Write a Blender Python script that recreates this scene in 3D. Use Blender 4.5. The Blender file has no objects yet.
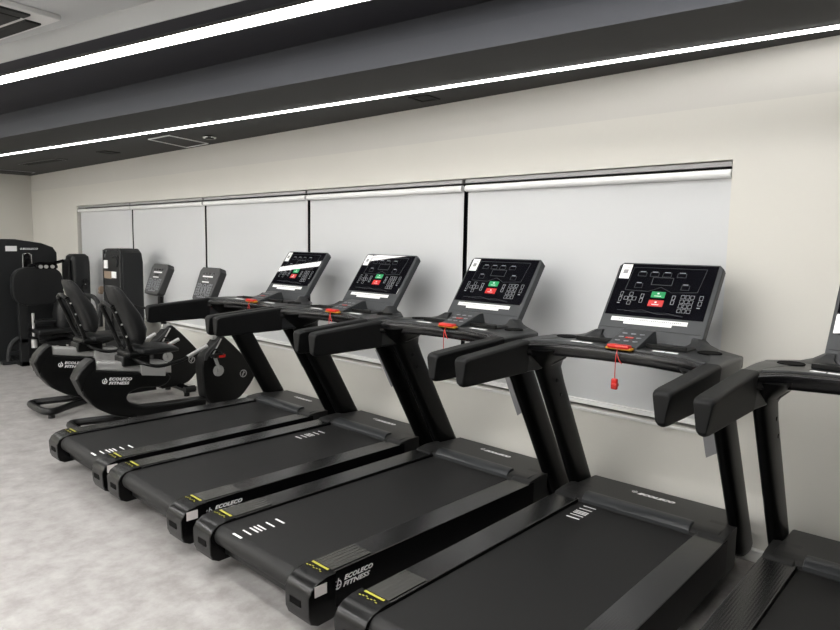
import bpy, bmesh, math, random
from mathutils import Vector, Matrix
random.seed(7)
S = bpy.context.scene
C = S.collection
PI = math.pi

# ------------------------------------------------------------------ camera
cam = bpy.data.cameras.new('camera'); cam.sensor_width = 36; cam.lens = 663.7/840*36
cam.clip_start = 0.05
co = bpy.data.objects.new('camera', cam); C.objects.link(co)
_f, yaw, pitch, roll = 663.7, 0.75216, 0.10675, 0.01662
cy, sy, cp, sp = math.cos(yaw), math.sin(yaw), math.cos(pitch), math.sin(pitch)
fw = Vector((-sy*cp, cy*cp, -sp)); rt = Vector((cy, sy, 0)); up = rt.cross(fw)
r_ = rt*math.cos(roll)+up*math.sin(roll); u_ = -rt*math.sin(roll)+up*math.cos(roll)
M = Matrix((r_, u_, -fw)).transposed().to_4x4(); M.translation = Vector((0, 0, 1.55))
co.matrix_world = M
S.camera = co
# ------------------------------------------------------------------ world, exposure
w = bpy.data.worlds.new('world'); S.world = w; w.use_nodes = True
w.node_tree.nodes['Background'].inputs[0].default_value = (0.02, 0.022, 0.028, 1)
w.node_tree.nodes['Background'].inputs[1].default_value = 1.0
S.view_settings.view_transform = 'Standard'; S.view_settings.look = 'None'
S.view_settings.gamma = 1; S.view_settings.use_curve_mapping = False
S.view_settings.exposure = 1.06
LED_WALL, LED_UPPER, LED_ROOM = 5.5, 9.0, 39.0     # emission of the three kinds of LED line
S.cycles.use_denoising = True
S.cycles.max_bounces = 8; S.cycles.diffuse_bounces = 5
S.cycles.sample_clamp_indirect = 6

# ------------------------------------------------------------------ materials
def mat(name, col, rough=0.5, metal=0.0, emit=None, es=1.0, coat=0.0, spec=0.5, noise=None, bump=None, ribs=None, trans=0.0):
    m = bpy.data.materials.new(name); m.use_nodes = True
    nt = m.node_tree; b = nt.nodes['Principled BSDF']
    b.inputs['Base Color'].default_value = (*col, 1); b.inputs['Roughness'].default_value = rough
    b.inputs['Metallic'].default_value = metal; b.inputs['Coat Weight'].default_value = coat
    b.inputs['Coat Roughness'].default_value = 0.08
    b.inputs['Specular IOR Level'].default_value = spec
    b.inputs['Transmission Weight'].default_value = trans
    if emit:
        b.inputs['Emission Color'].default_value = (*emit, 1); b.inputs['Emission Strength'].default_value = es
    tc = nt.nodes.new('ShaderNodeTexCoord')
    if noise:                                           # (scale, second colour, detail, object-space scale vector)
        n = nt.nodes.new('ShaderNodeTexNoise'); n.inputs['Scale'].default_value = noise[0]; n.inputs['Detail'].default_value = noise[2]
        mp = nt.nodes.new('ShaderNodeMapping'); mp.inputs['Scale'].default_value = noise[3] if len(noise) > 3 else (1, 1, 1)
        n.inputs['Roughness'].default_value = noise[4] if len(noise) > 4 else .5; nt.links.new(tc.outputs['Object'], mp.inputs[0]); nt.links.new(mp.outputs[0], n.inputs['Vector'])
        cr = nt.nodes.new('ShaderNodeValToRGB'); cr.color_ramp.elements[0].position = .35; cr.color_ramp.elements[1].position = .68
        cr.color_ramp.elements[0].color = (*col, 1); cr.color_ramp.elements[1].color = (*noise[1], 1)
        nt.links.new(n.outputs[0], cr.inputs[0]); nt.links.new(cr.outputs[0], b.inputs['Base Color'])
    if bump:                                            # (scale, strength, distance)
        n = nt.nodes.new('ShaderNodeTexNoise'); n.inputs['Scale'].default_value = bump[0]; n.inputs['Detail'].default_value = 3
        nt.links.new(tc.outputs['Object'], n.inputs['Vector'])
        bp = nt.nodes.new('ShaderNodeBump'); bp.inputs['Strength'].default_value = bump[1]; bp.inputs['Distance'].default_value = bump[2]
        nt.links.new(n.outputs[0], bp.inputs['Height']); nt.links.new(bp.outputs[0], b.inputs['Normal'])
    if ribs:                                            # (scale, strength)  fine ribs running along y
        wv = nt.nodes.new('ShaderNodeTexWave'); wv.bands_direction = 'X'; wv.inputs['Scale'].default_value = ribs[0]
        nt.links.new(tc.outputs['Object'], wv.inputs['Vector'])
        bp = nt.nodes.new('ShaderNodeBump'); bp.inputs['Strength'].default_value = ribs[1]; bp.inputs['Distance'].default_value = 0.002
        nt.links.new(wv.outputs[0], bp.inputs['Height']); nt.links.new(bp.outputs[0], b.inputs['Normal'])
    return m

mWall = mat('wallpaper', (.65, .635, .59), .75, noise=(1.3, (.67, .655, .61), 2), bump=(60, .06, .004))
mWallUp = mat('wall_upper_band', (.60, .587, .555), .75, noise=(1.3, (.62, .607, .575), 2), bump=(60, .06, .004))  # slightly darker, greyer tone for the top band of the wall
mWallDark = mat('unseen_wall_dark', (.035, .035, .038), .8)  # unseen right wall, made dark to cut light on right-facing sides
mTrim = mat('white_trim', (.72, .72, .70), .4)
mFloor = mat('vinyl_floor', (.235, .222, .214), .34, noise=(8, (.375, .365, .358), 14, (1, .9, 1), .68), bump=(30, .05, .002))
mVentDark = mat('vent_black', (.004, .004, .004), .8)
mSoffit = mat('dark_ceiling', (.024, .024, .024), .75, bump=(80, .05, .002))
mFace = mat('ceiling_face', (.038, .041, .051), .7)
mFace2 = mat('ceiling_face_lower', (.044, .047, .057), .7)
mUpper = mat('upper_ceiling', (.013, .013, .019), .8)
mPale = mat('pale_ceiling', (.50, .51, .515), .85)
mChan = mat('light_channel', (.05, .048, .047), .6)
def led(name, e): return mat(name, (.9, .9, .9), .5, emit=(1, .985, .955), es=e)
mLedW, mLedU, mLedR = led('led_wall', LED_WALL), led('led_upper', LED_UPPER), led('led_room', LED_ROOM)
mBlind = mat('blind_fabric', (.62, .63, .64), .8, bump=(300, .05, .001))
mBlindW = mat('blind_aluminium', (.86, .86, .86), .35)
mSilG = mat('head_channel_grey', (.36, .36, .36), .4)
mGlass = mat('window_glass', (.02, .025, .03), .05)
mDark = mat('dark_frame', (.03, .03, .03), .5)
mWhite = mat('white_print', (.80, .80, .80), .5)
mPaper = mat('white_paper', (.82, .82, .82), .6)
mPlas = mat('black_plastic', (.0028, .003, .003), .36, spec=.25)
mGloss = mat('gloss_black', (.003, .003, .0035), .2, spec=.4)
mCap = mat('cap_black', (.002, .002, .0022), .26, spec=.28)
mSlot = mat('slot_black', (.001, .001, .001), .8, spec=.1)
mUpr = mat('upright_black', (.0018, .002, .002), .34, spec=.14)
mRub = mat('grip_rubber', (.0040, .0043, .0046), .5, spec=.18, bump=(400, .05, .001))
mBase = mat('console_grey', (.014, .015, .016), .34, spec=.4)
mCon = mat('console_panel_grey', (.033, .036, .039), .42, spec=.4)
mBelt = mat('running_belt', (.0105, .0105, .0105), .55, spec=.25, bump=(700, .25, .001))
mRail = mat('rail_side_black', (.0015, .0015, .0018), .35, spec=.15)
mRailTop = mat('rail_top_ribbed', (.011, .011, .0113), .25, spec=1.0, ribs=(30, .05))
mHood = mat('hood_black', (.015, .015, .015), .42, spec=.4, bump=(500, .1, .001))
mLip = mat('lip_grey', (.026, .028, .030), .28)
mScreen = mat('screen_glass', (.004, .004, .006), .025, spec=1.0)
mGreen = mat('green_button', (.0, .20, .06), .35, emit=(0, .6, .17), es=.06)
mRed = mat('red_button', (.40, .006, .006), .35, emit=(.8, .01, .01), es=.06)
mKey = mat('red_key', (.50, .012, .006), .35)
mOrange = mat('orange_rim', (.50, .24, .015), .4)
mMark = mat('key_outlines', (.26, .27, .29), .5)
mMarkDim = mat('dim_outlines', (.035, .038, .045), .5)
mYel = mat('yellow_tape', (.36, .34, .04), .5)
mFilm = mat('striped_film', (.045, .045, .042), .22, ribs=(14, .2))
mGreyCard = mat('grey_card', (.24, .24, .25), .6)
mLabel = mat('pink_white_label', (.62, .58, .57), .6)
mSil = mat('brushed_silver', (.62, .62, .61), .28, metal=.6)
mSilP = mat('silver_paint', (.42, .42, .415), .33, metal=.25)
mLeather = mat('black_leather', (.008, .0085, .009), .42, spec=.35, bump=(120, .12, .002))
mBikeCon = mat('bike_console_grey', (.030, .031, .032), .5)
mMach = mat('machine_black', (.007, .0075, .008), .45, spec=.35)
mMachD = mat('machine_charcoal', (.012, .013, .014), .45, spec=.35)
mSlotC = mat('louvre_black', (.004, .004, .004), .6)
mAC = mat('ac_white', (.70, .70, .69), .5)
mRing = mat('chrome', (.7, .7, .7), .2, metal=1)
mBrown = mat('tan_label', (.25, .19, .14), .5)

# ------------------------------------------------------------------ mesh helpers
def add_box(bm, x0, x1, y0, y1, z0, z1, bev=0.0, seg=2, mtx=None):
    g = bmesh.ops.create_cube(bm, size=1)['verts']
    for v in g:
        v.co = Vector(((x0+x1)/2+v.co.x*(x1-x0), (y0+y1)/2+v.co.y*(y1-y0), (z0+z1)/2+v.co.z*(z1-z0)))
    if bev:
        es = list({e for v in g for e in v.link_edges})
        r = bmesh.ops.bevel(bm, geom=es, offset=bev, segments=seg, affect='EDGES', profile=.5)
        g = list({v for f in r['faces'] for v in f.verts} | {v for v in g if v.is_valid})
    if mtx is not None: bmesh.ops.transform(bm, matrix=mtx, verts=g)
    return g
def add_prism(bm, pts, a, b, axis='x', bev=0.0, seg=2):
    """polygon pts extruded along axis from a to b. axis x: pts=(y,z); y: pts=(x,z); z: pts=(x,y)"""
    def P(p, t): return (t, p[0], p[1]) if axis == 'x' else ((p[0], t, p[1]) if axis == 'y' else (p[0], p[1], t))
    A = [bm.verts.new(P(p, a)) for p in pts]; B = [bm.verts.new(P(p, b)) for p in pts]
    n = len(pts); fs = [bm.faces.new(A), bm.faces.new(B[::-1])]
    for i in range(n): fs.append(bm.faces.new((A[i], B[i], B[(i+1) % n], A[(i+1) % n])))
    bmesh.ops.recalc_face_normals(bm, faces=fs)
    if bev:
        es = [e for f in fs[:2] for e in f.edges]
        bmesh.ops.bevel(bm, geom=es, offset=bev, segments=seg, affect='EDGES', profile=.5)
def add_loft(bm, rings, cap=True, closed=True):
    vr = [[bm.verts.new(p) for p in r] for r in rings]; n = len(rings[0]); fs = []
    for a, b in zip(vr, vr[1:]):
        for i in range(n if closed else n-1): fs.append(bm.faces.new((a[i], a[(i+1) % n], b[(i+1) % n], b[i])))
    if cap: fs += [bm.faces.new(vr[0][::-1]), bm.faces.new(vr[-1])]
    bmesh.ops.recalc_face_normals(bm, faces=fs)
def catmull(P, k=6):
    P = [Vector(p) for p in P]; out = []
    Q = [2*P[0]-P[1]]+P+[2*P[-1]-P[-2]]
    for i in range(1, len(Q)-2):
        for j in range(k):
            t = j/k; a, b, c, d = Q[i-1:i+3]
            out.append(.5*((2*b)+(c-a)*t+(2*a-5*b+4*c-d)*t*t+(3*b-a-3*c+d)*t**3))
    return out+[P[-1]]
def add_tube(bm, pts, rad, n=12, smooth=0, sx=1.0):
    P = catmull(pts, smooth) if smooth else [Vector(p) for p in pts]
    rings = []; ref = None
    for i, p in enumerate(P):
        t = (P[min(i+1, len(P)-1)]-P[max(i-1, 0)]).normalized()
        if ref is None: ref = Vector((1, 0, 0)) if abs(t.x) < .9 else Vector((0, 0, 1))
        a = (ref-t*ref.dot(t)).normalized(); ref = a; b = t.cross(a)
        rr = rad[i*(len(rad)-1)//max(1, len(P)-1)] if isinstance(rad, (list, tuple)) else rad
        rings.append([p+a*rr*sx*math.cos(2*PI*k/n)+b*rr*math.sin(2*PI*k/n) for k in range(n)])
    add_loft(bm, rings)
def sring(cx, cz, hx, hz, n=28, e=4.0, taper=0.0):
    """superellipse in a plane, (x,z) pairs; taper narrows the bottom"""
    out = []
    for k in range(n):
        t = 2*PI*k/n; c, s = math.cos(t), math.sin(t)
        x = math.copysign(abs(c)**(2/e), c)*hx; z = math.copysign(abs(s)**(2/e), s)*hz
        if z < 0: x *= 1-taper*min(1, -z/hz)
        out.append((cx+x, cz+z))
    return out
def add_disc(bm, c, r, h, axis='x', n=24, r2=None):
    c = Vector(c); ax = {'x': Vector((1, 0, 0)), 'y': Vector((0, 1, 0)), 'z': Vector((0, 0, 1))}[axis]
    a = Vector((0, 1, 0)) if axis != 'y' else Vector((1, 0, 0)); b = ax.cross(a)
    rings = [[c+ax*t+a*rr*math.cos(2*PI*k/n)+b*rr*math.sin(2*PI*k/n) for k in range(n)] for t, rr in ((0, r), (h, r2 or r))]
    add_loft(bm, rings)
def add_ring(bm, c, r, tr, axis='x', n=24, arc=(0, 2*PI)):
    c = Vector(c); a, b = {'x': (Vector((0, 1, 0)), Vector((0, 0, 1))), 'y': (Vector((1, 0, 0)), Vector((0, 0, 1))), 'z': (Vector((1, 0, 0)), Vector((0, 1, 0)))}[axis]
    full = abs(arc[1]-arc[0]-2*PI) < 1e-6
    pts = [c+a*r*math.cos(t)+b*r*math.sin(t) for t in [arc[0]+(arc[1]-arc[0])*k/n for k in range(n+1)]]
    add_tube(bm, pts, tr, 6)
def obj(name, bm, m, parent=None, smooth=True, angle=35):
    me = bpy.data.meshes.new(name)
    if smooth:
        for f in bm.faces: f.smooth = True
        for e in bm.edges:
            if len(e.link_faces) == 2 and e.calc_face_angle(0) > math.radians(angle): e.smooth = False
    bm.to_mesh(me); bm.free()
    for mm in (m if isinstance(m, (list, tuple)) else [m]): me.materials.append(mm)
    o = bpy.data.objects.new(name, me); C.objects.link(o)
    if smooth:
        wn = o.modifiers.new('weighted_normal', 'WEIGHTED_NORMAL'); wn.keep_sharp = True; wn.weight = 80
    if parent: o.parent = parent
    return o
def BM(): return bmesh.new()
def tag(o, label, cat, group=None):
    o['label'] = label; o['category'] = cat
    if group: o['group'] = group
    return o
def thing(name, label, cat, loc=(0, 0, 0), rotz=0, group=None):
    o = bpy.data.objects.new(name, None); C.objects.link(o); o.empty_display_size = .1
    o.location = loc; o.rotation_euler = (0, 0, rotz)
    return tag(o, label, cat, group)
def struct(name, bm, m, parent=None, smooth=False):
    o = obj(name, bm, m, parent, smooth)
    if parent is None: o['kind'] = 'structure'
    return o
def box(name, m, x0, x1, y0, y1, z0, z1, parent=None, bev=0.0, seg=2):
    bm = BM(); add_box(bm, x0, x1, y0, y1, z0, z1, bev, seg); return obj(name, bm, m, parent)
def copy_tree(o, parent=None):
    c = o.copy(); C.objects.link(c); c.parent = parent
    for ch in list(o.children): copy_tree(ch, c)
    return c
def text_into(bm, s, size, mtx, shear=0.25, bold=0.012, spacing=1.05, sx=1.0, align='LEFT'):
    cu = bpy.data.curves.new('txt', 'FONT'); cu.body = s; cu.size = size; cu.shear = shear; cu.offset = bold*size*2
    cu.space_character = spacing; cu.align_x = align; cu.resolution_u = 2; cu.extrude = 0.0006
    o = bpy.data.objects.new('txt', cu); C.objects.link(o)
    dg = bpy.context.evaluated_depsgraph_get(); me = bpy.data.meshes.new_from_object(o.evaluated_get(dg))
    me.transform(mtx @ Matrix.Diagonal((sx, 1, 1, 1)))
    bm.from_mesh(me)
    bpy.data.objects.remove(o); bpy.data.curves.remove(cu); bpy.data.meshes.remove(me)
def flat(bm, pts, d=(0, 0, 0)):
    vs = [bm.verts.new(Vector(p)+Vector(d)) for p in pts]; return bm.faces.new(vs)
def frame_side(x, y, z, dy=1, dz=0):            # text plane on a +x facing side, reading towards +y
    a = Vector((0, dy, dz)).normalized(); n = Vector((1, 0, 0)); b = n.cross(a)
    m = Matrix((a, b, n)).transposed().to_4x4(); m.translation = Vector((x, y, z)); return m
def emblem(bm, mtx, s):                         # the round mark before the brand words
    t = BM()
    add_ring(t, (s*.5, s*.5, 0), s*.42, s*.065, 'z', 20, (math.radians(115), math.radians(430)))
    add_tube(t, [(s*.62, s*1.12, 0), (s*.40, s*.15, 0)], s*.062, 6)
    add_tube(t, [(s*.30, s*.42, 0), (s*.88, s*.42, 0)], s*.055, 6)
    bmesh.ops.transform(t, matrix=mtx @ Matrix.Diagonal((1, 1, .1, 1)), verts=t.verts)
    me = bpy.data.meshes.new('t'); t.to_mesh(me); t.free(); bm.from_mesh(me); bpy.data.meshes.remove(me)

# ------------------------------------------------------------------ room shell
XL, XR, YB, YW, ZS, ZU = -11.6, 4.6, -5.0, 3.49, 2.5, 2.715
bm = BM(); add_box(bm, XL-.1, XR+.1, YB-.1, YW+.2, -.1, 0); struct('floor', bm, mFloor)
bm = BM()
add_box(bm, XL-.1, XR+.1, YW, YW+.15, 0, .597)
add_box(bm, XL-.1, -9.76, YW, YW+.15, .597, 1.99); add_box(bm, -1.166, XR+.1, YW, YW+.15, .597, 1.99)
add_box(bm, XL-.1, XR+.1, YW, YW+.15, 1.99, 2.257)
wb = struct('wall_back', bm, mWall)
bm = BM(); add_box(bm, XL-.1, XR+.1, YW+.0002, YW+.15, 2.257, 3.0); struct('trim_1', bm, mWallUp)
bm = BM(); add_box(bm, XL-.1, XL, YB, YW, 0, 3.0); struct('wall_left', bm, mWall)
bm = BM(); add_box(bm, XR, XR+.1, YB, YW, 0, 3.0); struct('wall_right', bm, mWallDark)
bm = BM(); add_box(bm, XL-.1, XR+.1, YB-.1, YB, 0, 3.0); struct('wall_front', bm, mWall)
bm = BM(); add_box(bm, XL, XR, YW-.035, YW, 0, .062, .004, 1); struct('baseboard_back', bm, mTrim)
bm = BM(); add_box(bm, XL, XL+.012, YB, YW-.035, 0, .06); struct('baseboard_left', bm, mTrim)
# ceiling, skewed about six degrees against the window wall
yC = lambda x: 2.90+.121*x                       # lower soffit edge
yD = lambda x: 3.425+.1145*x                     # LED line near the wall
yB = yC
yA = lambda x: 2.623+.1853*x                        # LED line in the upper dark ceiling
yE = lambda x: 2.416+.187*x                     # edge of the pale ceiling
X0, X1 = XL-.1, XR+.1
def strip(bm, f0, f1, z0, z1, xa=X0, xb=X1):
    vs = [(xa, f0(xa)), (xb, f0(xb)), (xb, f1(xb)), (xa, f1(xa))]
    add_prism(bm, vs, z0, z1, 'z')
D = .030
bm = BM()
strip(bm, yC, lambda x: yD(x)-D, ZS, ZS+.26)
strip(bm, lambda x: yD(x)+D, lambda x: YW+.02 if yD(x)+D < YW else yD(x)+D+.01, ZS, ZS+.26, X0, 0.2)
strip(bm, lambda x: yD(x)-D, lambda x: yD(x)+D, ZS+.03, ZS+.26, X0, .2)
struct('ceiling', bm, mSoffit)
bm = BM()
strip(bm, lambda x: yC(x)-.004, yC, ZS+.12, ZU); struct('trim_2', bm, mFace)
bm = BM()
strip(bm, lambda x: yC(x)-.006, yC, ZS, ZS+.12); struct('trim_3', bm, mFace2)
bm = BM(); strip(bm, yE, lambda x: yC(x)-.006, ZU, ZU+.02); struct('trim_4', bm, mUpper)
bm = BM()
strip(bm, lambda x: YB, yE, 2.83, 2.9)
strip(bm, lambda x: yE(x)-.01, yE, ZU, 2.84)
struct('trim_5', bm, mPale)
# LED lines (two in view, then added unseen rows)
def ledline(name, f, hw, z0, z1, m, label, xa, xb, chan=True):
    t = thing(name, label, 'ceiling light', (0, 0, 0), 0, None)
    bm = BM(); strip(bm, lambda x: f(x)-hw, lambda x: f(x)+hw, z0, z1, xa, xb); obj('diffuser', bm, m, t, False)
    if chan:
        bm = BM()
        strip(bm, lambda x: f(x)-hw-.006, lambda x: f(x)-hw, max(z0, ZS)-.003, z1, xa, xb); strip(bm, lambda x: f(x)+hw, lambda x: f(x)+hw+.006, max(z0, ZS)-.003, z1, xa, xb)
        obj('frame', bm, mChan, t, False)
    return t
ledline('linear_light', yD, .0235, ZS-.007, ZS+.03, mLedW, 'thin white linear light in the dark soffit above the window wall', XL+.02, .15)
ledline('linear_light', yA, .064, ZU-.012, ZU-.001, mLedU, 'wide white linear light in the upper ceiling, above the grey ceiling face', XL+.02, XR-.05)
for k, y in enumerate((.9, -.7, -2.3, -3.9)):  # unseen rows, added and trimmed to balance wall and floor brightness
    ledline('linear_light', (lambda yy: (lambda x: yy+.12*(x+2)))(y), .05, 2.81, 2.829, mLedR, ('added linear light in the pale ceiling, out of view, row %s from the camera' % ('ahead of', 'behind', 'far behind', 'farthest behind')[k]), -3.2 if k == 0 else -10.5, -1.3 if k == 0 else .0)

# ------------------------------------------------------------------ window, blinds
bm = BM()
for x in (-8.10, -6.36, -4.625, -2.895): add_box(bm, x-.03, x+.03, YW+.115, YW+.15, .6, 1.99)
add_box(bm, -9.76, -1.166, YW+.115, YW+.15, .597, .64); add_box(bm, -9.76, -1.166, YW+.115, YW+.15, 1.95, 1.99)
wf = struct('window_1', bm, mDark)
bm = BM(); add_box(bm, -9.76, -1.166, YW+.13, YW+.14, .62, 1.97); obj('pane', bm, mGlass, wf, False)
bm = BM(); add_box(bm, -9.78, -1.15, YW-.010, YW+.004, .583, .598, .002, 1); struct('trim_6', bm, mTrim)
bx = [-9.755, -8.10, -6.36, -4.625, -2.895, -1.17]
blab = ['pale roller blind farthest left, nearest the room corner', 'pale roller blind behind the second exercise bike console', 'pale roller blind in the middle, behind the leftmost treadmill console',
        'pale roller blind between the second and third treadmill consoles', 'pale roller blind at the right end of the window']
for i in range(5):
    a, b = bx[i]+.015, bx[i+1]-.015
    if i == 4: b = bx[5]-.004
    t = thing('roller_blind', blab[i], 'blind', ((a+b)/2, YW+.05, .605), 0, 'roller blinds on the long window')
    h = (b-a)/2
    bm = BM(); add_prism(bm, [(-.048+.022+.022*math.cos(a*PI/8), 1.320+.022*math.sin(a*PI/8)) for a in range(16)], -h, h, 'x')
    obj('roller_tube', bm, mBlindW, t)
    box('head_channel', mSilG, -h, h, -.035, .0, 1.356, 1.379, t)
    box('fabric', mBlind, -h+.004, h-.004, -.008, -.005, .03, 1.32, t)
    box('bottom_rail', mBlindW, -h+.002, h-.002, -.022, .0, .010, .040, t, .003)

# ------------------------------------------------------------------ ceiling fittings
def sk(x, y):                                   # local axes following the ceiling skew
    return x, y
t = thing('air_conditioner', 'white ceiling cassette air conditioner in the pale ceiling, with dark louvres', 'air conditioner', (-4.27, 1.48, 2.80), math.atan(.16))
bm = BM(); add_prism(bm, [(-.95, -.95), (0, -.95), (0, 0), (-.95, 0)], 0, .03, 'z', .004, 1); obj('panel', bm, mAC, t)
bm = BM(); add_box(bm, -.80, -.15, -.80, -.15, -.006, .004, .003, 1); obj('intake_grille', bm, mSlotC, t)
for (a, b, c, d) in ((-.80, -.15, -.125, -.035), (-.80, -.15, -.915, -.835), (-.115, -.035, -.80, -.15), (-.915, -.835, -.80, -.15)):
    bm = BM(); add_box(bm, a, b, c, d, -.012, .002, .003, 1); obj('louvre', bm, mSlotC, t)
t = thing('access_panel', 'square ceiling access panel with thin white outline in the dark soffit', 'hatch', (-6.21, 3.18, ZS), .02)
P = [(-.215, .245), (.10, .25), (.255, -.245), (-.125, -.25)]
P = [(-.31, .25), (.12, .24), (.28, -.245), (-.11, -.25)]
bm = BM(); add_prism(bm, P, -.002, .0, 'z'); obj('lid', bm, mSoffit, t, False)
bm = BM()
for i in range(4):
    a, b = Vector((*P[i], -.004)), Vector((*P[(i+1) % 4], -.004)); add_tube(bm, [a, b], .006, 6)
obj('outline', bm, mPaper, t)
t = thing('smoke_detector', 'small round detector with bright ring on the dark soffit', 'detector', (-5.67, 3.2, ZS))
bm = BM(); add_ring(bm, (0, 0, -.012), .052, .010, 'z', 24); obj('ring', bm, mRing, t)
bm = BM(); add_disc(bm, (0, 0, -.03), .035, .03, 'z', 20, .05); obj('body', bm, mPlas, t)
for (x, y, s, lab) in ((-3.05, 3.265, .075, 'small square black downlight in the soffit above the window middle'), (-7.63, 3.08, .09, 'small square black downlight in the soffit left of the access panel')):
    t = thing('downlight', lab, 'downlight', (x, y, ZS), .12, 'square downlights in the soffit')
    bm = BM()
    for a in ((-s, s, -s, -s+.015), (-s, s, s-.015, s), (-s, -s+.015, -s, s), (s-.015, s, -s, s)): add_box(bm, *a, -.008, 0)
    obj('frame', bm, mVentDark, t, False)
    box('lamp_well', mVentDark, -s+.02, s-.02, -s+.02, s-.02, -.004, 0, t)
t = thing('ceiling_vent', 'long dark ceiling vent grille in the soffit near the left corner', 'vent', (-9.3, 2.93, ZS), .1)
bm = BM(); add_box(bm, -.55, .55, -.07, .07, -.008, 0, .002, 1); obj('frame', bm, mBase, t)
bm = BM()
for k in range(4): add_box(bm, -.5, .5, -.05+k*.03, -.035+k*.03, -.012, -.006)
obj('slats', bm, mVentDark, t, False)
t = thing('ceiling_vent', 'pale edged ceiling vent at the far left of the soffit', 'vent', (-11.0, 3.0, ZS), 1.5)
bm = BM(); add_box(bm, -.35, .35, -.09, .09, -.006, 0, .002, 1); obj('frame', bm, mMark, t)
bm = BM(); add_box(bm, -.32, .32, -.065, .065, -.009, -.003); obj('slats', bm, mVentDark, t, False)

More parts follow.
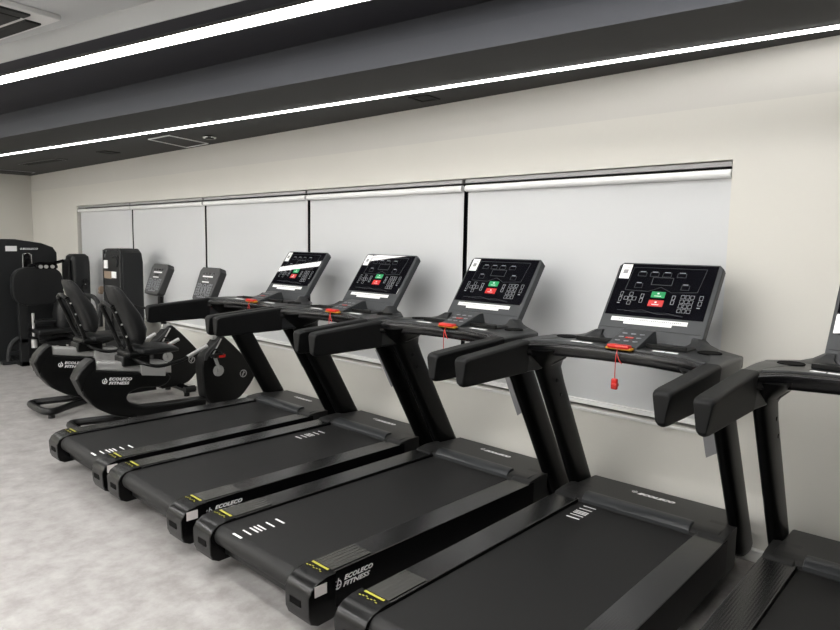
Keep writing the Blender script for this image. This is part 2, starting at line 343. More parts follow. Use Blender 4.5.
# ------------------------------------------------------------------ treadmill
def make_treadmill():
    T = thing('treadmill', '', 'treadmill', (0, 0, 0), 0, 'black treadmills in a row facing the window')
    HW = .430; DX = .012                            # half width of the deck
    # deck body under belt
    bm = BM(); add_box(bm, -.30, .30, .10, 1.55, .12, .20, .006); add_box(bm, -.33, .33, .06, .12, .10, .15, .01)
    for x in (-.30, .24): 
        add_disc(bm, (x+.03, .22, 0.0), .028, .13, 'z', 14); add_disc(bm, (x+.03, 1.45, 0.0), .028, .13, 'z', 14)
    obj('deck_frame', bm, mPlas, T)
    # belt: closed band seen from above and rear
    bm = BM(); pts = []
    for k in range(13):
        a = PI/2+PI*k/12; pts.append((.055+.048*math.cos(a), .198+.048*math.sin(a)))
    pts = [(1.56, .246)]+pts+[(1.56, .150)]
    inner = [(y if i in (0, len(pts)-1) else y+.0025, z) for i, (y, z) in enumerate(pts)]
    add_prism(bm, pts, -.292+DX, .292+DX, 'x'); belt = obj('belt', bm, mBelt, T, True, 50)
    # white belt marks (pattern placed per machine)
    for f, wd in ((0, .011), (.22, .007), (.38, .007), (.47, .007), (.56, .007), (.76, .007), (1, .009)):
        bm = BM(); add_box(bm, -.034, .034, f*.225-wd/2, f*.225+wd/2, 0, .0012); obj('belt_mark', bm, mWhite, T, False)
    # side rails with end caps
    for s in (-1, 1):
        xo, xi = s*HW+DX, s*.294+DX
        a, b = min(xo, xi), max(xo, xi)
        prof = [(.10, .258), (1.52, .262), (1.52, .10), (.9, .085), (.22, .085), (.10, .07)]
        bm = BM(); add_prism(bm, prof, a, b, 'x', .006, 2)
        for f in bm.faces:
            f.normal_update()
            if f.normal.z > .5: f.material_index = 1
        r = obj('side_rail', bm, [mRail, mRailTop], T)
        cap = [(.119, .2615), (.07, .260), (.028, .250), (.0, .232), (-.018, .200), (-.014, .12), (-.002, .090), (.03, .074), (.09, .076), (.17, .088), (.119, .12)]
        bm = BM(); add_prism(bm, cap, a-(.018 if s < 0 else .003), b+(.018 if s > 0 else .003), 'x', .006, 2)
        c = obj('rail_end_cap', bm, mCap, r)
        bm = BM(); m = (a+b)/2+s*.0; add_box(bm, m-.036, m+.036, -.0195, -.010, .148, .178, .003); obj('slot', bm, mSlot, c)
        bm = BM(); add_box(bm, a+.012, b-.022, .104, .115, .2622, .2632); y = obj('yellow_tape', bm, mYel, r, False)
        bm = BM()
        for k in range(7): add_box(bm, a+.012+k*.014, a+.021+k*.014, .078+.004*(k % 3), .082+.004*(k % 3), .2612, .2622)
        obj('tape_print', bm, mYel, r, False)
        bm = BM(); add_box(bm, a+.010, b-.012, .121, .33, .2615, .2622); obj('clear_film', bm, mFilm, r, False)
        if s == 1:
            bm = BM(); HW = HW+DX
            emblem(bm, frame_side(HW+.0008, .118, .176, 1, 0), .042)
            text_into(bm, 'ECOLECO', .0265, frame_side(HW+.0008, .172, .205, 1, 0), .3, .014, 1.02, 1.25)
            text_into(bm, 'FITNESS', .0265, frame_side(HW+.0008, .166, .178, 1, 0), .3, .014, 1.04, 1.45)
            obj('brand_logo', bm, mWhite, r, False)
            bm = BM(); add_box(bm, HW+.018, HW+.0195, .012, .070, .197, .240); l = obj('serial_label', bm, mLabel, r, False)
    # hood
    bm = BM()
    P = [(1.49, .10), (1.49, .262), (1.515, .280), (1.56, .284), (1.86, .270), (1.878, .258), (1.878, .10)]
    add_prism(bm, P, -.395+DX, .395+DX, 'x', .008, 2)
    hood = obj('motor_hood', bm, mHood, T)
    for s in (-1, 1):
        bm = BM()
        P = [(1.475, .262), (1.49, .273), (1.56, .281), (1.66, .281), (1.66, .09), (1.475, .09)]
        a, b = sorted((s*.305+DX, s*.426+DX)); add_prism(bm, P, a, b, 'x', .006, 2)
        obj('hood_corner', bm, mHood, T)
    bm = BM(); add_prism(bm, [(1.488, .252), (1.488, .268), (1.505, .288), (1.53, .296), (1.555, .294), (1.56, .27), (1.56, .252)], -.262, .280, 'x', .005, 2)
    obj('belt_lip', bm, mLip, T)
    bm = BM(); tm = Matrix.Translation((-.075, 1.735, .2770)) @ Matrix.Rotation(math.atan(-.0467), 4, 'X')
    text_into(bm, 'ECOLECO', .036, tm, .3, .03, 1.05, 1.1)
    emblem(bm, Matrix.Translation((-.112, 1.737, .2775)), .030); obj('hood_logo', bm, mWhite, hood, False)
    # uprights
    for s in (-1, 1):
        bm = BM(); rings = []
        for z, L, tx, xc in ((.085, .05, .024, .405), (.092, .085, .031, .413), (.12, .098, .034, .417), (.3, .099, .034, .417), (.6, .098, .034, .417), (.86, .099, .034, .417), (.94, .104, .036, .415),
                             (.985, .115, .047, .402), (1.03, .145, .070, .375), (1.06, .15, .078, .365)):
            yc = 1.908-.575*z - (0 if z < .9 else (z-.9)*.0)
            rings.append([(s*x, y, z) for x, y in sring(xc, yc, tx, L, 26, 2.6)])
        add_loft(bm, rings); u = obj('upright', bm, mUpr, T)
        for z in (.88, .80):
            bm = BM(); add_disc(bm, (s*.376-(.003 if s > 0 else -.0), 1.908-.575*z-.01, z), .009, .004, 'x', 10); obj('bolt', bm, mGloss, u)
    # instruction card on the rear inside of the right upright
    bm = BM(); yu = lambda z: 1.908-.575*z-.055
    P = [(.395, .90), (.338, .88), (.332, .62), (.395, .665)]
    A = [bm.verts.new((x, yu(z), z)) for x, z in P]; B = [bm.verts.new((x, yu(z)+.004, z)) for x, z in P]
    bm.faces.new(A); bm.faces.new(B[::-1])
    for i in range(4): bm.faces.new((A[i], B[i], B[(i+1) % 4], A[(i+1) % 4]))
    bmesh.ops.recalc_face_normals(bm, faces=bm.faces)
    obj('instruction_card', bm, mGreyCard, T)
    # arms with rubber grips
    for s in (-1, 1):
        def ring(y, x0, x1, z0, z1, e, tp): return [(s*x, y+(z-z1)*.30*max(0, (.95-y))/.3 if False else y, z) for x, z in sring((x0+x1)/2, (z0+z1)/2, (x1-x0)/2, (z1-z0)/2, 32, e, tp)]
        def rg(y, x0, x1, z0, z1, e, tp, lean=0.0):
            return [(s*x, y+lean*(z-z0), z) for x, z in sring((x0+x1)/2, (z0+z1)/2, (x1-x0)/2, (z1-z0)/2, 32, e, tp)]
        bm = BM()
        def gr(y, x0, x1, z0, z1, c=.016, tp=.010):      # flat sided section, rounded corners, narrower at the bottom
            def cc(px, pz, a0): return [(px+c*math.cos(a0+PI/2*k/5), pz+c*math.sin(a0+PI/2*k/5)) for k in range(6)]
            P = cc(x1-c, z1-c, 0)+cc(x0+c, z1-c, PI/2)+cc(x0+c+tp, z0+c, PI)+cc(x1-c-tp, z0+c, 3*PI/2)
            return [(s*x+(.018 if s > 0 else 0), y, z) for x, z in P]
        add_loft(bm, [gr(.668, .400, .450, .962, 1.052, .012, .010), gr(.671, .395, .455, .955, 1.060, .014, .012), gr(.679, .391, .459, .947, 1.067, .014, .018), gr(.692, .389, .461, .942, 1.071, .014, .020), gr(.72, .388, .462, .940, 1.074, .014, .020),
                      gr(1.155, .388, .462, .945, 1.103)])
        g = obj('grip', bm, mRub, T)
        bm = BM()
        add_loft(bm, [gr(1.155, .390, .460, .947, 1.101), gr(1.25, .375, .460, .950, 1.104), gr(1.33, .345, .459, .965, 1.105, .016, .01), gr(1.40, .325, .457, .99, 1.103, .014, .008), gr(1.455, .33, .452, 1.02, 1.098, .012, .006), gr(1.475, .34, .44, 1.04, 1.09, .01, 0)])
        obj('arm', bm, mBase, T)
    # front bar
    bm = BM(); rings = []
    for x, yb in ((-.425, 1.08), (-.375, 1.16), (-.31, 1.222), (-.15, 1.262), (0, 1.272), (.15, 1.262), (.31, 1.222), (.385, 1.16), (.44, 1.08)):
        rings.append([(x, yb+.036+yy, z) for yy, z in sring(0, 1.062, .038, .032, 20, 3.2)])
    add_loft(bm, rings); obj('crossbar', bm, mGloss, T)
    # console base tray
    bm = BM()
    P = [(-.452, 1.465), (-.455, 1.20), (-.385, 1.185), (-.31, 1.25), (-.15, 1.288), (.15, 1.288), (.31, 1.25), (.395, 1.185), (.472, 1.20), (.468, 1.465), (.28, 1.63), (-.28, 1.63)]
    add_prism(bm, P, 1.045, 1.102, 'z', .010, 3)
    # raised shoulders beside the panel
    for s in (-1, 1):
        add_loft(bm, [[(s*.20, 1.50, 1.10), (s*.28, 1.46, 1.10), (s*.36, 1.50, 1.10), (s*.34, 1.57, 1.10), (s*.20, 1.62, 1.10)],
                      [(s*.22, 1.53, 1.118), (s*.27, 1.51, 1.118), (s*.30, 1.53, 1.116), (s*.295, 1.58, 1.116), (s*.22, 1.61, 1.118)],
                      [(s*.22, 1.55, 1.14), (s*.25, 1.54, 1.14), (s*.262, 1.55, 1.138), (s*.262, 1.60, 1.138), (s*.22, 1.60, 1.14)]])
    base = obj('console_base', bm, mBase, T)
    for s in (-1, 1):
        bm = BM(); add_disc(bm, (s*.345, 1.42, 1.1025), .046, .003, 'z', 28); add_ring(bm, (s*.345, 1.42, 1.104), .047, .0035, 'z', 28); obj('cup_holder', bm, mSlot, base)
        x = sorted((s*.085, s*.265)); bm = BM(); add_box(bm, x[0], x[1], 1.375, 1.50, 1.103, 1.108, .002, 1); add_box(bm, x[0], x[1], 1.365, 1.377, 1.103, 1.122, .002, 1); obj('tray', bm, mPlas, base)
        bm = BM(); add_box(bm, s*.20-.055, s*.20-.004, 1.292, 1.312, 1.1025, 1.1045); add_box(bm, s*.20+.004, s*.20+.055, 1.290, 1.310, 1.1025, 1.1045); obj('sticker', bm, mPaper, base, False)
    # keypad wedge
    bm = BM(); add_prism(bm, [(1.295, 1.10), (1.295, 1.108), (1.47, 1.165), (1.50, 1.165), (1.52, 1.10)], -.075, .075, 'x', .005, 2); kp = obj('keypad_block', bm, mCon, base)
    bm = BM(); n = Vector((0, -.31, .95)).normalized(); vd = Vector((0, .95, .31)).normalized()
    for r in range(3):
        for c in range(3):
            p = Vector((-.042+.042*c, 1.345, 1.1265))+vd*(.04*r)
            add_ring(bm, (p.x, p.y, p.z), .010, .0018, 'z', 12)
    obj('key_rings', bm, mMark, kp)
    bm = BM(); add_box(bm, -.018, .018, 1.372, 1.390, 1.136, 1.140); obj('stop_mark', bm, mKey, kp, False)
    # safety key
    bm = BM(); add_box(bm, -.063, .063, 1.262, 1.298, 1.093, 1.105, .008, 3); rim = obj('key_seat', bm, mOrange, base)
    bm = BM(); add_box(bm, -.053, .053, 1.258, 1.296, 1.098, 1.117, .008, 3); obj('safety_key', bm, mKey, base)
    bm = BM(); add_tube(bm, [(.0, 1.262, 1.10), (-.001, 1.25, 1.06), (-.001, 1.248, 1.01), (-.002, 1.25, .965)], .0022, 6, 4); 
    add_tube(bm, [(.0, 1.255, 1.08), (.014, 1.252, 1.05), (.028, 1.25, 1.035)], .0022, 6, 4); cord = obj('cord', bm, mKey, base)
    bm = BM(); add_box(bm, -.017, .012, 1.243, 1.261, .915, .965, .006, 3); add_box(bm, -.014, .014, 1.238, 1.264, .928, .944, .004, 2); obj('cord_clip', bm, mKey, base)
    # panel, leaning away from the runner
    b0 = Vector((0, 1.542, 1.100)); vdir = Vector((0, math.sin(math.radians(35.5)), math.cos(math.radians(35.5)))); H = .458; W = .262
    nrm = Vector((0, -vdir.z, vdir.y))
    PM = Matrix((Vector((1, 0, 0)), vdir, nrm)).transposed().to_4x4(); PM.translation = b0
    def pbox(bm, u0, u1, v0, v1, n0, n1, bev=0.0, seg=2): add_box(bm, u0, u1, v0, v1, n0, n1, bev, seg, PM)
    bm = BM()
    outline = [(-W, -.03), (W, -.03), (W, H-.02), (W-.02, H), (-W+.02, H), (-W, H-.02)]
    t = BM(); add_prism(t, outline, -.045, 0, 'z', .008, 3); bmesh.ops.transform(t, matrix=PM, verts=t.verts)
    me = bpy.data.meshes.new('t'); t.to_mesh(me); t.free(); bm.from_mesh(me); bpy.data.meshes.remove(me)
    con = obj('console', bm, mCon, T)
    u0, u1, v0, v1 = -.248, .240, .140, .447
    GU = lambda u: u0+(u1-u0)*u
    GV = lambda v: v0+(v1-v0)*v
    bm = BM(); pbox(bm, u0, u1, v0, v1, -.004, .0025, .001, 1); scr = obj('screen', bm, mScreen, con)
    bm = BM(); pbox(bm, GU(.015), GU(.125), GV(.70), GV(.985), .0026, .0034); st = obj('sticker', bm, mPaper, scr, False)
    bm = BM(); pbox(bm, GU(.045), GU(.095), GV(.80), GV(.88), .0035, .0038); pbox(bm, GU(.07), GU(.105), GV(.92), GV(.93), .0035, .0038); obj('sticker_print', bm, mGreyCard, scr, False)
    def outl(bm, ua, ub, va, vb, t=.0016, z=.0026):
        a, b, c, d = GU(ua), GU(ub), GV(va), GV(vb)
        pbox(bm, a, b, c, c+t, z, z+.0006); pbox(bm, a, b, d-t, d, z, z+.0006); pbox(bm, a, a+t, c, d, z, z+.0006); pbox(bm, b-t, b, c, d, z, z+.0006)
    bm = BM()
    def seg(pts, t=.0018):
        for (a, b), (c, d) in zip(pts, pts[1:]):
            A = PM @ Vector((GU(a), GV(b), .0029)); B = PM @ Vector((GU(c), GV(d), .0029)); add_tube(bm, [A, B], t*.6, 4)
    seg([(.15, .93), (.13, .48), (.38, .47), (.5, .56), (.62, .47), (.87, .50), (.90, .93), (.15, .93)])
    for u in (.26, .39, .52, .67): outl(bm, u-.045, u+.045, .76, .84)
    outl(bm, .22, .30, .53, .62); outl(bm, .70, .78, .53, .62); outl(bm, .385, .60, .60, .75, .0024)
    obj('panel_outlines', bm, mMarkDim, scr, False)
    bm = BM(); k = .0026
    for u in (.26, .39, .52, .67): pbox(bm, GU(u-.03), GU(u+.03), GV(.845), GV(.855), k, k+.0006)
    for u in (.26, .74): pbox(bm, GU(u-.03), GU(u+.02), GV(.625), GV(.637), k, k+.0006)
    for v in (.30, .40): outl(bm, .095, .125, v-.04, v+.04)
    for du, dv in ((0, .085), (0, -.085), (-.045, 0), (.045, 0), (0, 0)): outl(bm, .215+du-.02, .215+du+.02, .32+dv-.035, .32+dv+.035)
    for v in (.29, .38): outl(bm, .318, .352, v-.04, v+.04, .0024); outl(bm, .640, .674, v-.04, v+.04, .0024)
    for r in range(4):
        for c in range(3): outl(bm, .745+.046*c-.019, .745+.046*c+.019, .15+.085*r-.034, .15+.085*r+.034)
    for v in (.30, .40): outl(bm, .905, .94, v-.04, v+.04)
    pbox(bm, GU(.09), GU(.12), GV(.215), GV(.23), k, k+.0006); pbox(bm, GU(.905), GU(.935), GV(.215), GV(.23), k, k+.0006)
    obj('key_outlines', bm, mMark, scr, False)
    bm = BM()
    seg([(.12, .085), (.20, .09), (.32, .07), (.45, .085), (.55, .06), (.68, .065), (.80, .04)], .0016); seg([(.2, .075), (.38, .115), (.5, .075), (.62, .09), (.8, .055)], .0014)
    obj('panel_trim_lines', bm, mMarkDim, scr, False)
    bm = BM(); pbox(bm, GU(.425), GU(.565), GV(.36), GV(.475), k, .0045, .0015, 1); g = obj('start_button', bm, mGreen, scr); g['label'] = 'green start button'
    bm = BM(); pbox(bm, GU(.42), GU(.572), GV(.195), GV(.315), k, .0045, .0015, 1); g = obj('stop_button', bm, mRed, scr); g['label'] = 'red stop button'
    bm = BM(); pbox(bm, GU(.485), GU(.505), GV(.425), GV(.45), .0045, .005); pbox(bm, GU(.46), GU(.53), GV(.385), GV(.395), .0045, .005)
    pbox(bm, GU(.485), GU(.505), GV(.26), GV(.285), .0045, .005); pbox(bm, GU(.46), GU(.53), GV(.225), GV(.235), .0045, .005); obj('button_icons', bm, mWhite, scr, False)
    # notice strips under the glass
    bm = BM(); pbox(bm, -.205, .175, .106, .128, .0002, .0012); pbox(bm, -.135, .105, .092, .107, .0003, .0013); st = obj('notice_strip', bm, mPaper, con, False)
    bm = BM()
    for i in range(34): pbox(bm, -.165+.0092*i, -.165+.0092*i+.0055, (.114+.001*(i % 2)), .120, .0012, .0016)
    obj('notice_print', bm, mGreyCard, con, False)
    bm = BM(); pbox(bm, -.25, .25, .066, .0675, .0, .0012); obj('panel_seam', bm, mPlas, con, False)
    return T
TX = [-4.322, -3.362, -2.372, -1.368, -.360]
lab = ['black treadmill farthest left, beside the exercise bikes, white streak reflected on its console',
       'second black treadmill from the left, white glare in its console top corner',
       'middle black treadmill of the row, white belt marks at its rear left',
       'black treadmill with red safety clip hanging clearly in front of the blind, fourth from left',
       'black treadmill cut off by the right edge of the photo']
marks = [(.212, .03), (-.175, 1.13), (-.128, .035), (-.20, 1.29), (-.20, .60)]
TS = [-.005, -.018, -.012, .034, .040]
T0 = make_treadmill()
trs = [T0]+[copy_tree(T0) for _ in range(4)]
for i, t in enumerate(trs):
    t.location = (TX[i]+TS[i], 1.485, 0); t.rotation_euler = (0, 0, TS[i]/1.8); t['label'] = lab[i]
    for ch in t.children:
        if ch.name.startswith('belt_mark'):
            ch.location = (marks[i][0], marks[i][1], .2465)
            if marks[i][1] > 1: ch.scale = (1, .75 if i == 3 else .85, 1)

# ------------------------------------------------------------------ recumbent bikes
def make_bike():
    B = thing('exercise_bike', '', 'exercise bike', (0, 0, 0), 0, 'recumbent exercise bikes')
    o = -2.6
    def Y(p): return [(y+o, z) for y, z in p]
    def sm(p, a, b, k=4):                          # smooth the run a..b of an outline
        q = [(v.x, v.y) for v in catmull([(y, z, 0) for y, z in p[a:b+1]], k)]
        return p[:a]+q+p[b+1:]
    body = [(1.85, .47), (1.885, .53), (1.93, .585), (1.970, .612), (1.995, .606), (2.005, .53), (2.3, .47), (2.585, .425), (2.605, .39), (2.575, .345), (2.51, .322), (2.42, .330), (2.345, .335), (2.27, .315), (2.235, .282),
            (2.243, .247), (2.28, .217), (2.38, .178), (2.60, .165), (2.93, .16), (2.93, .075), (2.45, .075), (2.232, .108), (2.137, .140), (2.065, .178), (1.985, .236), (1.905, .335)]
    body = sm(body, 21, 26)
    body = sm(body, 7, 17)
    bm = BM(); add_prism(bm, Y(body), -.070, .070, 'x', .022, 4); b = obj('body_shell', bm, mPlas, B)
    bm = BM(); add_prism(bm, Y([(1.846, .47), (1.878, .538), (1.93, .593), (1.97, .620), (1.998, .612), (2.003, .55), (1.935, .47), (1.90, .38), (1.902, .333)]), -.074, .074, 'x', .02, 4); obj('rear_cap', bm, mPlas, b)
    bm = BM(); emblem(bm, frame_side(.0705, 2.035+o, .415, 1, -.13), .042)
    text_into(bm, 'ECOLECO', .031, frame_side(.0705, 2.09+o, .437, 1, -.13), .2, .014, 1.04, 1.25); text_into(bm, 'FITNESS', .031, frame_side(.0705, 2.088+o, .404, 1, -.13), .2, .014, 1.04, 1.4)
    obj('brand_logo', bm, mWhite, b, False)
    # rail
    bm = BM(); add_prism(bm, Y([(2.0, .600), (2.62, .505), (2.62, .425), (2.0, .52)]), -.055, .055, 'x', .02, 4); r = obj('seat_rail', bm, mSil, B)
    bm = BM(); add_prism(bm, Y([(2.35, .568), (2.56, .535), (2.56, .405), (2.35, .438)]), -.072, .072, 'x', .012, 3); obj('carriage', bm, mSilP, r)
    # seat
    bm = BM(); add_box(bm, -.09, .09, 2.20+o, 2.42+o, .53, .615, .015, 3); add_box(bm, -.12, .12, 2.23+o, 2.40+o, .60, .65, .02, 3); obj('seat_mount', bm, mPlas, B)
    bm = BM(); rings = []
    for y, hx, z, hz in ((2.30, .10, .645, .018), (2.33, .16, .648, .032), (2.42, .18, .650, .040), (2.55, .175, .648, .038), (2.62, .15, .640, .030), (2.65, .13, .632, .018)):
        rings.append([(x, y+o, zz) for x, zz in sring(0, z, hx, hz, 24, 3)])
    add_loft(bm, rings); obj('seat', bm, mLeather, B)
    bm = BM(); rings = []
    for y0, y1, z, hx in ((2.33, 2.365, .70, .10), (2.28, 2.39, .745, .135), (2.25, 2.40, .83, .155), (2.21, 2.35, .95, .155), (2.17, 2.27, 1.06, .145), (2.14, 2.215, 1.145, .12), (2.135, 2.18, 1.178, .09)):
        rings.append([(x, yy+o, z) for x, yy in sring(0, (y0+y1)/2, hx, (y1-y0)/2, 24, 3)])
    add_loft(bm, rings); obj('backrest', bm, mLeather, B)
    bm = BM()
    for s in (-1, 1): add_tube(bm, [(s*.11, 2.12+o, 1.02), (s*.11, 2.17+o, .90), (s*.10, 2.24+o, .72), (s*.06, 2.29+o, .60)], .018, 10, 4)
    add_tube(bm, [(-.11, 2.12+o, 1.02), (0, 2.105+o, 1.05), (.11, 2.12+o, 1.02)], .018, 10, 4)
    bf = obj('backrest_frame', bm, mPlas, B)
    bm = BM()
    for z, y in ((.98, 2.14), (.88, 2.18), (.78, 2.215)): add_disc(bm, (.127, y+o, z), .008, .006, 'x', 8)
    obj('screws', bm, mSil, bf)
    for s in (-1, 1):
        bm = BM(); add_tube(bm, [(s*.07, 2.28+o, .60), (s*.2, 2.30+o, .57), (s*.245, 2.42+o, .535), (s*.25, 2.60+o, .56), (s*.25, 2.68+o, .59)], .014, 10, 5); h = obj('side_handle', bm, mPlas, B)
        bm = BM(); add_tube(bm, [(s*.25, 2.66+o, .583), (s*.25, 2.84+o, .66)], .016, 12); obj('handle_grip', bm, mSil, h)
    # flywheel housing
    sh = [(3.108, .70), (3.20, .615), (3.29, .52), (3.38, .415), (3.43, .335), (3.425, .29), (3.37, .21), (3.28, .12), (3.20, .085), (2.99, .075), (2.925, .15), (2.905, .276), (2.895, .40), (2.90, .48), (2.93, .55), (3.01, .63), (3.07, .70)]
    sh = sm(sh, 9, 15)
    sh = sm(sh, 1, 8)
    bm = BM(); add_prism(bm, Y(sh), -.070, .070, 'x', .02, 4); h = obj('drive_housing', bm, mPlas, B)
    bm = BM(); add_ring(bm, (.077, 3.295+o, .335), .032, .0035, 'x', 20); add_tube(bm, [(.078, 3.285+o, .312), (.078, 3.303+o, .36)], .0045, 6); add_tube(bm, [(.078, 3.280+o, .33), (.078, 3.312+o, .345)], .003, 6); obj('housing_emblem', bm, mSilP, h)
    bm = BM(); add_prism(bm, Y([(2.905, .50), (2.92, .565), (3.06, .685), (3.085, .675), (2.955, .545), (2.93, .50)]), .070, .082, 'x', .003, 1); obj('cover_strip', bm, mBikeCon, h)
    bm = BM(); add_tube(bm, [(.085, 2.97+o, .52), (.085, 3.07+o, .68)], .006, 6); obj('trim_line', bm, mSilP, h)
    for s in (-1, 1):
        bm = BM(); add_disc(bm, (s*.075 if s > 0 else -.088, 3.04+o, .395), .05, .013, 'x', 24); add_disc(bm, (s*.088 if s > 0 else -.10, 3.04+o, .395), .018, .015, 'x', 16); ck = obj('crank_disc', bm, mSilP, h)
        x = s*.105; e = (2.985+o, .545) if s > 0 else (3.095+o, .245)
        bm = BM(); add_prism(bm, [(3.03+o, .39), (3.055+o, .40), (e[0]+.014, e[1]+.004), (e[0]-.014, e[1]-.004)] if s > 0 else [(3.03+o, .40), (3.055+o, .39), (e[0]+.014, e[1]-.004), (e[0]-.014, e[1]+.004)], x-.008, x+.008, 'x', .003, 1)
        obj('crank_arm', bm, mSilP, ck)
        a = sorted((s*.12, s*.21)); bm = BM(); add_box(bm, a[0], a[1], e[0]-.05, e[0]+.05, e[1]-.012, e[1]+.014, .006, 2); add_tube(bm, [(a[0], e[0]-.05, e[1]), ((a[0]+a[1])/2, e[0]-.02, e[1]+.06), (a[1], e[0]+.03, e[1]+.02)], .008, 6, 4); obj('pedal', bm, mPlas, ck)
        bm = BM(); add_box(bm, a[0]+.01, a[1]-.01, e[0]+.045, e[0]+.058, e[1]-.010, e[1]+.012); add_box(bm, a[1]-.004 if s > 0 else a[0]-.002, a[1]+.002 if s > 0 else a[0]+.004, e[0]-.01, e[0]+.05, e[1]-.010, e[1]+.012); obj('pedal_reflector', bm, mKey, ck, False)
    # mast, console, front handle
    bm = BM(); add_tube(bm, [(0, 3.06+o, .66), (0, 3.03+o, .80), (0, 3.02+o, .95), (0, 3.03+o, 1.08)], .028, 12, 4); obj('mast', bm, mPlas, B)
    bm = BM(); add_box(bm, -.03, .03, 3.02+o, 3.10+o, .665, .72, .01, 2); obj('mast_collar', bm, mSil, B)
    bm = BM()
    add_tube(bm, [(-.22, 2.80+o, .92), (-.2, 2.88+o, .88), (-.08, 3.0+o, .86), (.08, 3.0+o, .86), (.2, 2.88+o, .88), (.22, 2.80+o, .92)], .014, 10, 4); obj('front_handlebar', bm, mPlas, B)
    vd = Vector((0, .12, .30)).normalized(); PM = Matrix((Vector((1, 0, 0)), vd, Vector((0, -vd.z, vd.y)))).transposed().to_4x4(); PM.translation = Vector((-.02, 2.925+o, 1.02))
    bm = BM(); t = BM()
    add_prism(t, [(-.15, .02), (-.13, 0), (.13, 0), (.15, .02), (.172, .28), (.14, .315), (-.14, .315), (-.172, .28)], -.075, 0, 'z', .012, 3); bmesh.ops.transform(t, matrix=PM, verts=t.verts)
    me = bpy.data.meshes.new('t'); t.to_mesh(me); t.free(); bm.from_mesh(me); bpy.data.meshes.remove(me)
    c = obj('console', bm, mBikeCon, B)
    bm = BM()
    add_box(bm, -.085, .085, .220, .232, 0, .0015, mtx=PM); add_box(bm, -.065, .05, .170, .180, 0, .0015, mtx=PM)
    obj('display_strip', bm, mWhite, c, False)
    bm = BM()
    for k in range(4): add_box(bm, -.10+.053*k, -.065+.053*k, .245, .262, 0, .001, mtx=PM)
    add_box(bm, -.05, .03, .19, .208, 0, .001, mtx=PM); obj('display_window', bm, mGloss, c, False)
    bm = BM()
    def orng(cx, cy_, rx, ry, n=16):
        pts = [PM @ Vector((cx+rx*math.cos(2*PI*k/n), cy_+ry*math.sin(2*PI*k/n), .001)) for k in range(n+1)]; add_tube(bm, pts, .0022, 5)
    orng(0, .10, .030, .055); orng(0, .10, .017, .032)
    for s in (-1, 1):
        orng(s*.055, .10, .014, .05)
        for r in range(5):
            for cc in range(2): orng(s*(.085+.03*cc), .055+.024*r, .009, .008, 8)
    for k in range(5): orng(-.06+.03*k, .035, .009, .006, 8)
    obj('key_outlines', bm, mMark, c)
    # feet
    bm = BM()
    P = [(.07, 2.30, .085), (.15, 2.10, .075), (.225, 1.95, .065), (.20, 1.885, .065), (.10, 1.870, .065), (0, 1.868, .065), (-.10, 1.870, .065), (-.20, 1.885, .065), (-.225, 1.95, .065), (-.15, 2.10, .075), (-.07, 2.30, .085)]
    add_tube(bm, [(x, y+o, z) for x, y, z in P], .030, 10, 4); f = obj('rear_foot', bm, mPlas, B)
    bm = BM(); add_tube(bm, [(-.23, 3.17+o, .07), (0, 3.17+o, .075), (.23, 3.17+o, .07)], .035, 12, 3); add_tube(bm, [(.23, 3.13+o, .07), (.23, 3.24+o, .07)], .034, 12); add_tube(bm, [(-.23, 3.13+o, .07), (-.23, 3.24+o, .07)], .034, 12); obj('front_foot', bm, mGloss, B)
    for x, y in ((-.19, 1.93), (.19, 1.93), (-.2, 3.17), (.2, 3.17)):
        bm = BM(); add_disc(bm, (x, y+o, 0), .028, .045, 'z', 14); obj('levelling_foot', bm, mGloss, B)
    return B
b0 = make_bike(); b1 = copy_tree(b0)
b0.location = (-5.38, 2.6, 0); b1.location = (-6.34, 2.6, 0)
b0['label'] = 'black recumbent exercise bike with silver seat rail, the one nearer the treadmills'
b1['label'] = 'black recumbent exercise bike with silver seat rail, farther from the treadmills, nearer the weight machines'

# ------------------------------------------------------------------ weight machines at the far left
def label_on(bm, s, size, mtx): text_into(bm, s, size, mtx, .2, .02, 1.05, 1.15)
# 1: slim tower behind the bikes
t = thing('weight_machine', 'tall slim black weight stack tower with brown label, behind the exercise bikes', 'weight machine', (-7.44, 3.10, 0), 0, None)
bm = BM(); P = [(-.31, .02), (.17, .02), (.17, 1.30), (.14, 1.40), (.07, 1.445), (-.21, 1.445), (-.28, 1.40), (-.31, 1.30)]
add_prism(bm, P, -.06, .18, 'y', .025, 3); o = obj('tower_shroud', bm, mMachD, t)
bm = BM(); P = [(-.28, .08), (.13, .08), (.13, 1.30), (.08, 1.37), (-.23, 1.37), (-.28, 1.30)]; add_prism(bm, P, -.072, -.055, 'y', .004, 1); f = obj('front_plate', bm, mMach, o)
bm = BM(); add_tube(bm, [(-.30, -.065, .08), (-.30, -.065, 1.31), (-.27, -.065, 1.39), (-.23, -.065, 1.43), (.06, -.065, 1.43), (.12, -.065, 1.40), (.15, -.065, 1.33), (.15, -.065, .08)], .012, 8, 3); obj('edge_rim', bm, mBase, o)
bm = BM(); add_box(bm, -.10, -.05, -.080, -.07, .45, 1.03, .004, 1); obj('stack_slot', bm, mGloss, f)
bm = BM(); add_box(bm, -.27, -.17, -.078, -.071, 1.22, 1.31); obj('white_label', bm, mPaper, f, False)
bm = BM(); add_box(bm, -.27, -.07, -.078, -.071, 1.11, 1.19); obj('tan_label', bm, mBrown, f, False)
bm = BM(); add_box(bm, -.07, .05, -.078, -.071, 1.12, 1.19, .003, 1); obj('silver_label', bm, mPaper, f)
bm = BM(); add_ring(bm, (.03, -.08, 1.29), .07, .012, 'y', 16, (-.6, 2.2)); obj('pulley_guard', bm, mMachD, f)
bm = BM(); add_disc(bm, (-.36, -.08, .98), .035, .03, 'x', 12); add_disc(bm, (-.40, -.08, .94), .02, .05, 'x', 12); obj('selector_knob', bm, mBrown, o)
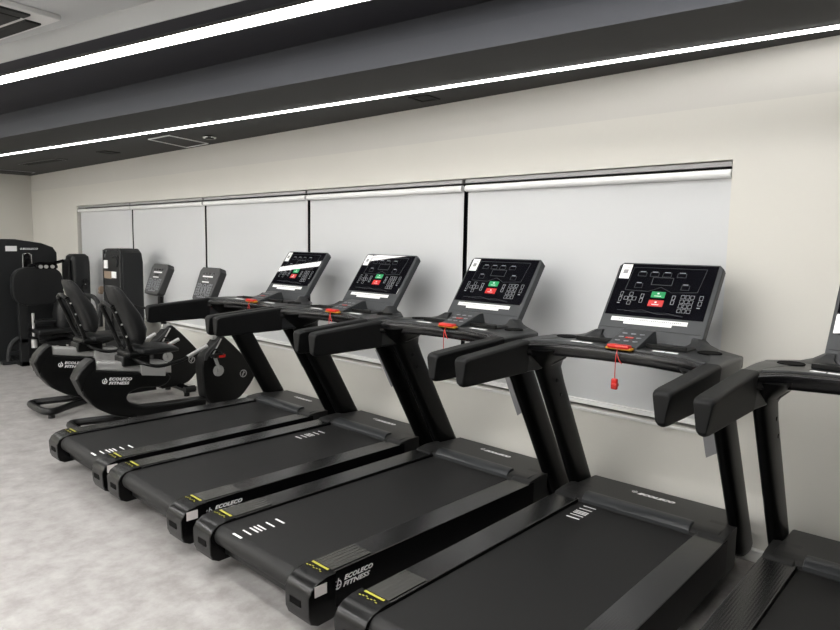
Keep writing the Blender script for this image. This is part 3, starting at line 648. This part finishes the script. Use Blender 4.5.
bm = BM(); add_box(bm, -.34, .17, -.55, .12, .0, .07, .015, 2); obj('base_frame', bm, mMach, t)
bm = BM(); add_tube(bm, [(-.36, -.1, .55), (-.37, -.1, .70), (-.42, -.1, .82), (-.56, -.1, .88), (-.80, -.1, .885), (-1.12, -.1, .88)], .026, 10, 5); obj('lever_arm', bm, mMach, t)
bm = BM(); add_tube(bm, [(-.36, -.1, .58), (-.7, -.1, .64), (-1.12, -.1, .68)], .014, 8, 4); obj('lower_rod', bm, mMachD, t)
# 2: dark column machine in front of the corner
t = thing('weight_machine', 'narrow dark padded column machine between the broad shroud and the slim tower', 'weight machine', (-9.05, 3.22, 0), 0, None)
bm = BM(); rings = []
for z, h in ((0, .13), (.05, .145), (1.25, .145), (1.32, .135), (1.35, .10)): rings.append([(x, y, z) for x, y in sring(0, 0, h+.0, h-.025, 24, 4)])
add_loft(bm, rings); o = obj('column', bm, mMachD, t)
bm = BM(); add_box(bm, -.12, .12, -.150, -.132, .95, 1.28, .01, 2); obj('front_pad', bm, mLeather, o)
bm = BM()
for k in range(9): add_disc(bm, (.155, -.02+.05*math.sin(k), .45+k*.07), .03, .03, 'x', 10)
obj('linkage', bm, mGloss, o)
bm = BM()
for k in range(4): add_disc(bm, (.185, .02, .55+k*.14), .007, .006, 'x', 8)
obj('bolts', bm, mSil, o)
# 3: broad shroud machine with pads
t = thing('weight_machine', 'broad arched black shroud machine with large pad, cut by the left photo edge', 'weight machine', (-9.45, 2.62, 0), 0, None)
P = [(-.75, .0), (-.78, 1.36), (-.70, 1.45), (-.50, 1.50), (-.25, 1.525), (.0, 1.525), (.30, 1.48), (.43, 1.43), (.475, 1.36), (.475, 1.16), (.45, 1.12), (.42, .7), (.42, 0)]
bm = BM(); add_prism(bm, P, -.22, .06, 'x', .02, 3); o = obj('shroud', bm, mMachD, t)
bm = BM(); P = [(-.36, .06), (-.36, 1.0), (-.28, 1.14), (-.20, 1.16), (-.12, 1.22)]
add_prism(bm, [(-.70, .05), (-.73, 1.2), (-.45, 1.10), (-.36, .9), (-.36, .05)], .055, .068, 'x', .004, 1); obj('curved_inset', bm, mMach, o)
bm = BM(); add_tube(bm, [(.07, .07, .90), (.07, .07, 1.30), (.07, .085, 1.335), (.07, .12, 1.352), (.07, .155, 1.335), (.07, .17, 1.30), (.07, .17, .90)], .010, 8, 3); obj('slot_rim', bm, mRing, o)
bm = BM(); add_prism(bm, [(.075, .90), (.075, 1.30), (.09, 1.33), (.12, 1.347), (.15, 1.33), (.165, 1.30), (.165, .90)], .060, .066, 'x'); obj('stack_slot', bm, mGloss, o)
bm = BM(); add_box(bm, .062, .066, -.115, .01, 1.375, 1.44); obj('white_label', bm, mPaper, o, False)
bm = BM(); label_on(bm, 'ECOLECO', .032, frame_side(.063, .075, 1.395, 1, .01)); emblem(bm, frame_side(.063, .045, 1.393, 1, 0), .026); obj('brand_logo', bm, mWhite, o, False)
bm = BM()
ring = lambda x, k: [(x, y, z) for y, z in sring(.075, .965, .285*k, .235*k, 28, 3.4)]
add_loft(bm, [ring(.50, .9), ring(.51, .98), ring(.55, 1.0), ring(.60, .98), ring(.61, .9)]); pd = obj('large_pad', bm, mLeather, t)
bm = BM(); add_tube(bm, [(.56, -.02, 1.20), (.56, .10, 1.235), (.56, .26, 1.24), (.56, .38, 1.27)], .02, 10, 4); add_box(bm, .5, .62, .05, .30, 1.17, 1.225, .02, 2); obj('pivot_bracket', bm, mGloss, t)
bm = BM()
for y in (.10, .16, .23): add_disc(bm, (.62, y, 1.20), .022, .02, 'x', 12)
obj('pivot_bolts', bm, mSil, t)
bm = BM(); add_box(bm, .50, .58, -.14, -.05, .0, .90, .008, 2); add_box(bm, .07, .58, -.14, -.05, 0, .06, .008, 2); add_box(bm, .50, .58, -.14, .45, .28, .34, .01, 2); add_box(bm, .5, .58, .30, .37, .0, .9, .01, 2); obj('post', bm, mMach, t)
bm = BM(); add_tube(bm, [(.30, -.02, .34), (.30, -.14, .27), (.30, -.19, .16), (.30, -.20, .03)], .03, 10, 4); add_box(bm, .24, .36, -.28, -.12, 0, .04, .008, 2); add_box(bm, .27, .33, -.20, -.02, .12, .16); add_box(bm, .27, .56, -.09, -.04, .28, .33); obj('curved_leg', bm, mMachD, t)
bm = BM(); rings = []
for z, a, b in ((.40, .09, .11), (.45, .11, .14), (.62, .12, .15), (.74, .10, .12), (.80, .06, .07)): rings.append([(.66+x, .33+y, z) for x, y in sring(0, 0, b, a, 20, 2.6)])
add_loft(bm, rings); obj('seat_back', bm, mLeather, t)
bm = BM(); add_box(bm, .45, .85, -.02, .45, .40, .46, .025, 3); obj('seat', bm, mLeather, t)
bm = BM(); add_tube(bm, [(.60, .0, .36), (.60, .0, .64)], .016, 10); add_disc(bm, (.60, .0, .22), .032, .10, 'z', 14); obj('adjuster', bm, mSil, t)
bm = BM()
for (a, b, c, d) in ((.02, .16, .34, .40), (.10, .40, .24, .30), (.0, .30, .52, .56)): add_box(bm, .52, .72, a, b, c, d, .01, 2)
add_tube(bm, [(.62, .05, .30), (.66, .30, .36), (.68, .42, .30)], .03, 10, 4); obj('linkage', bm, mMach, t)
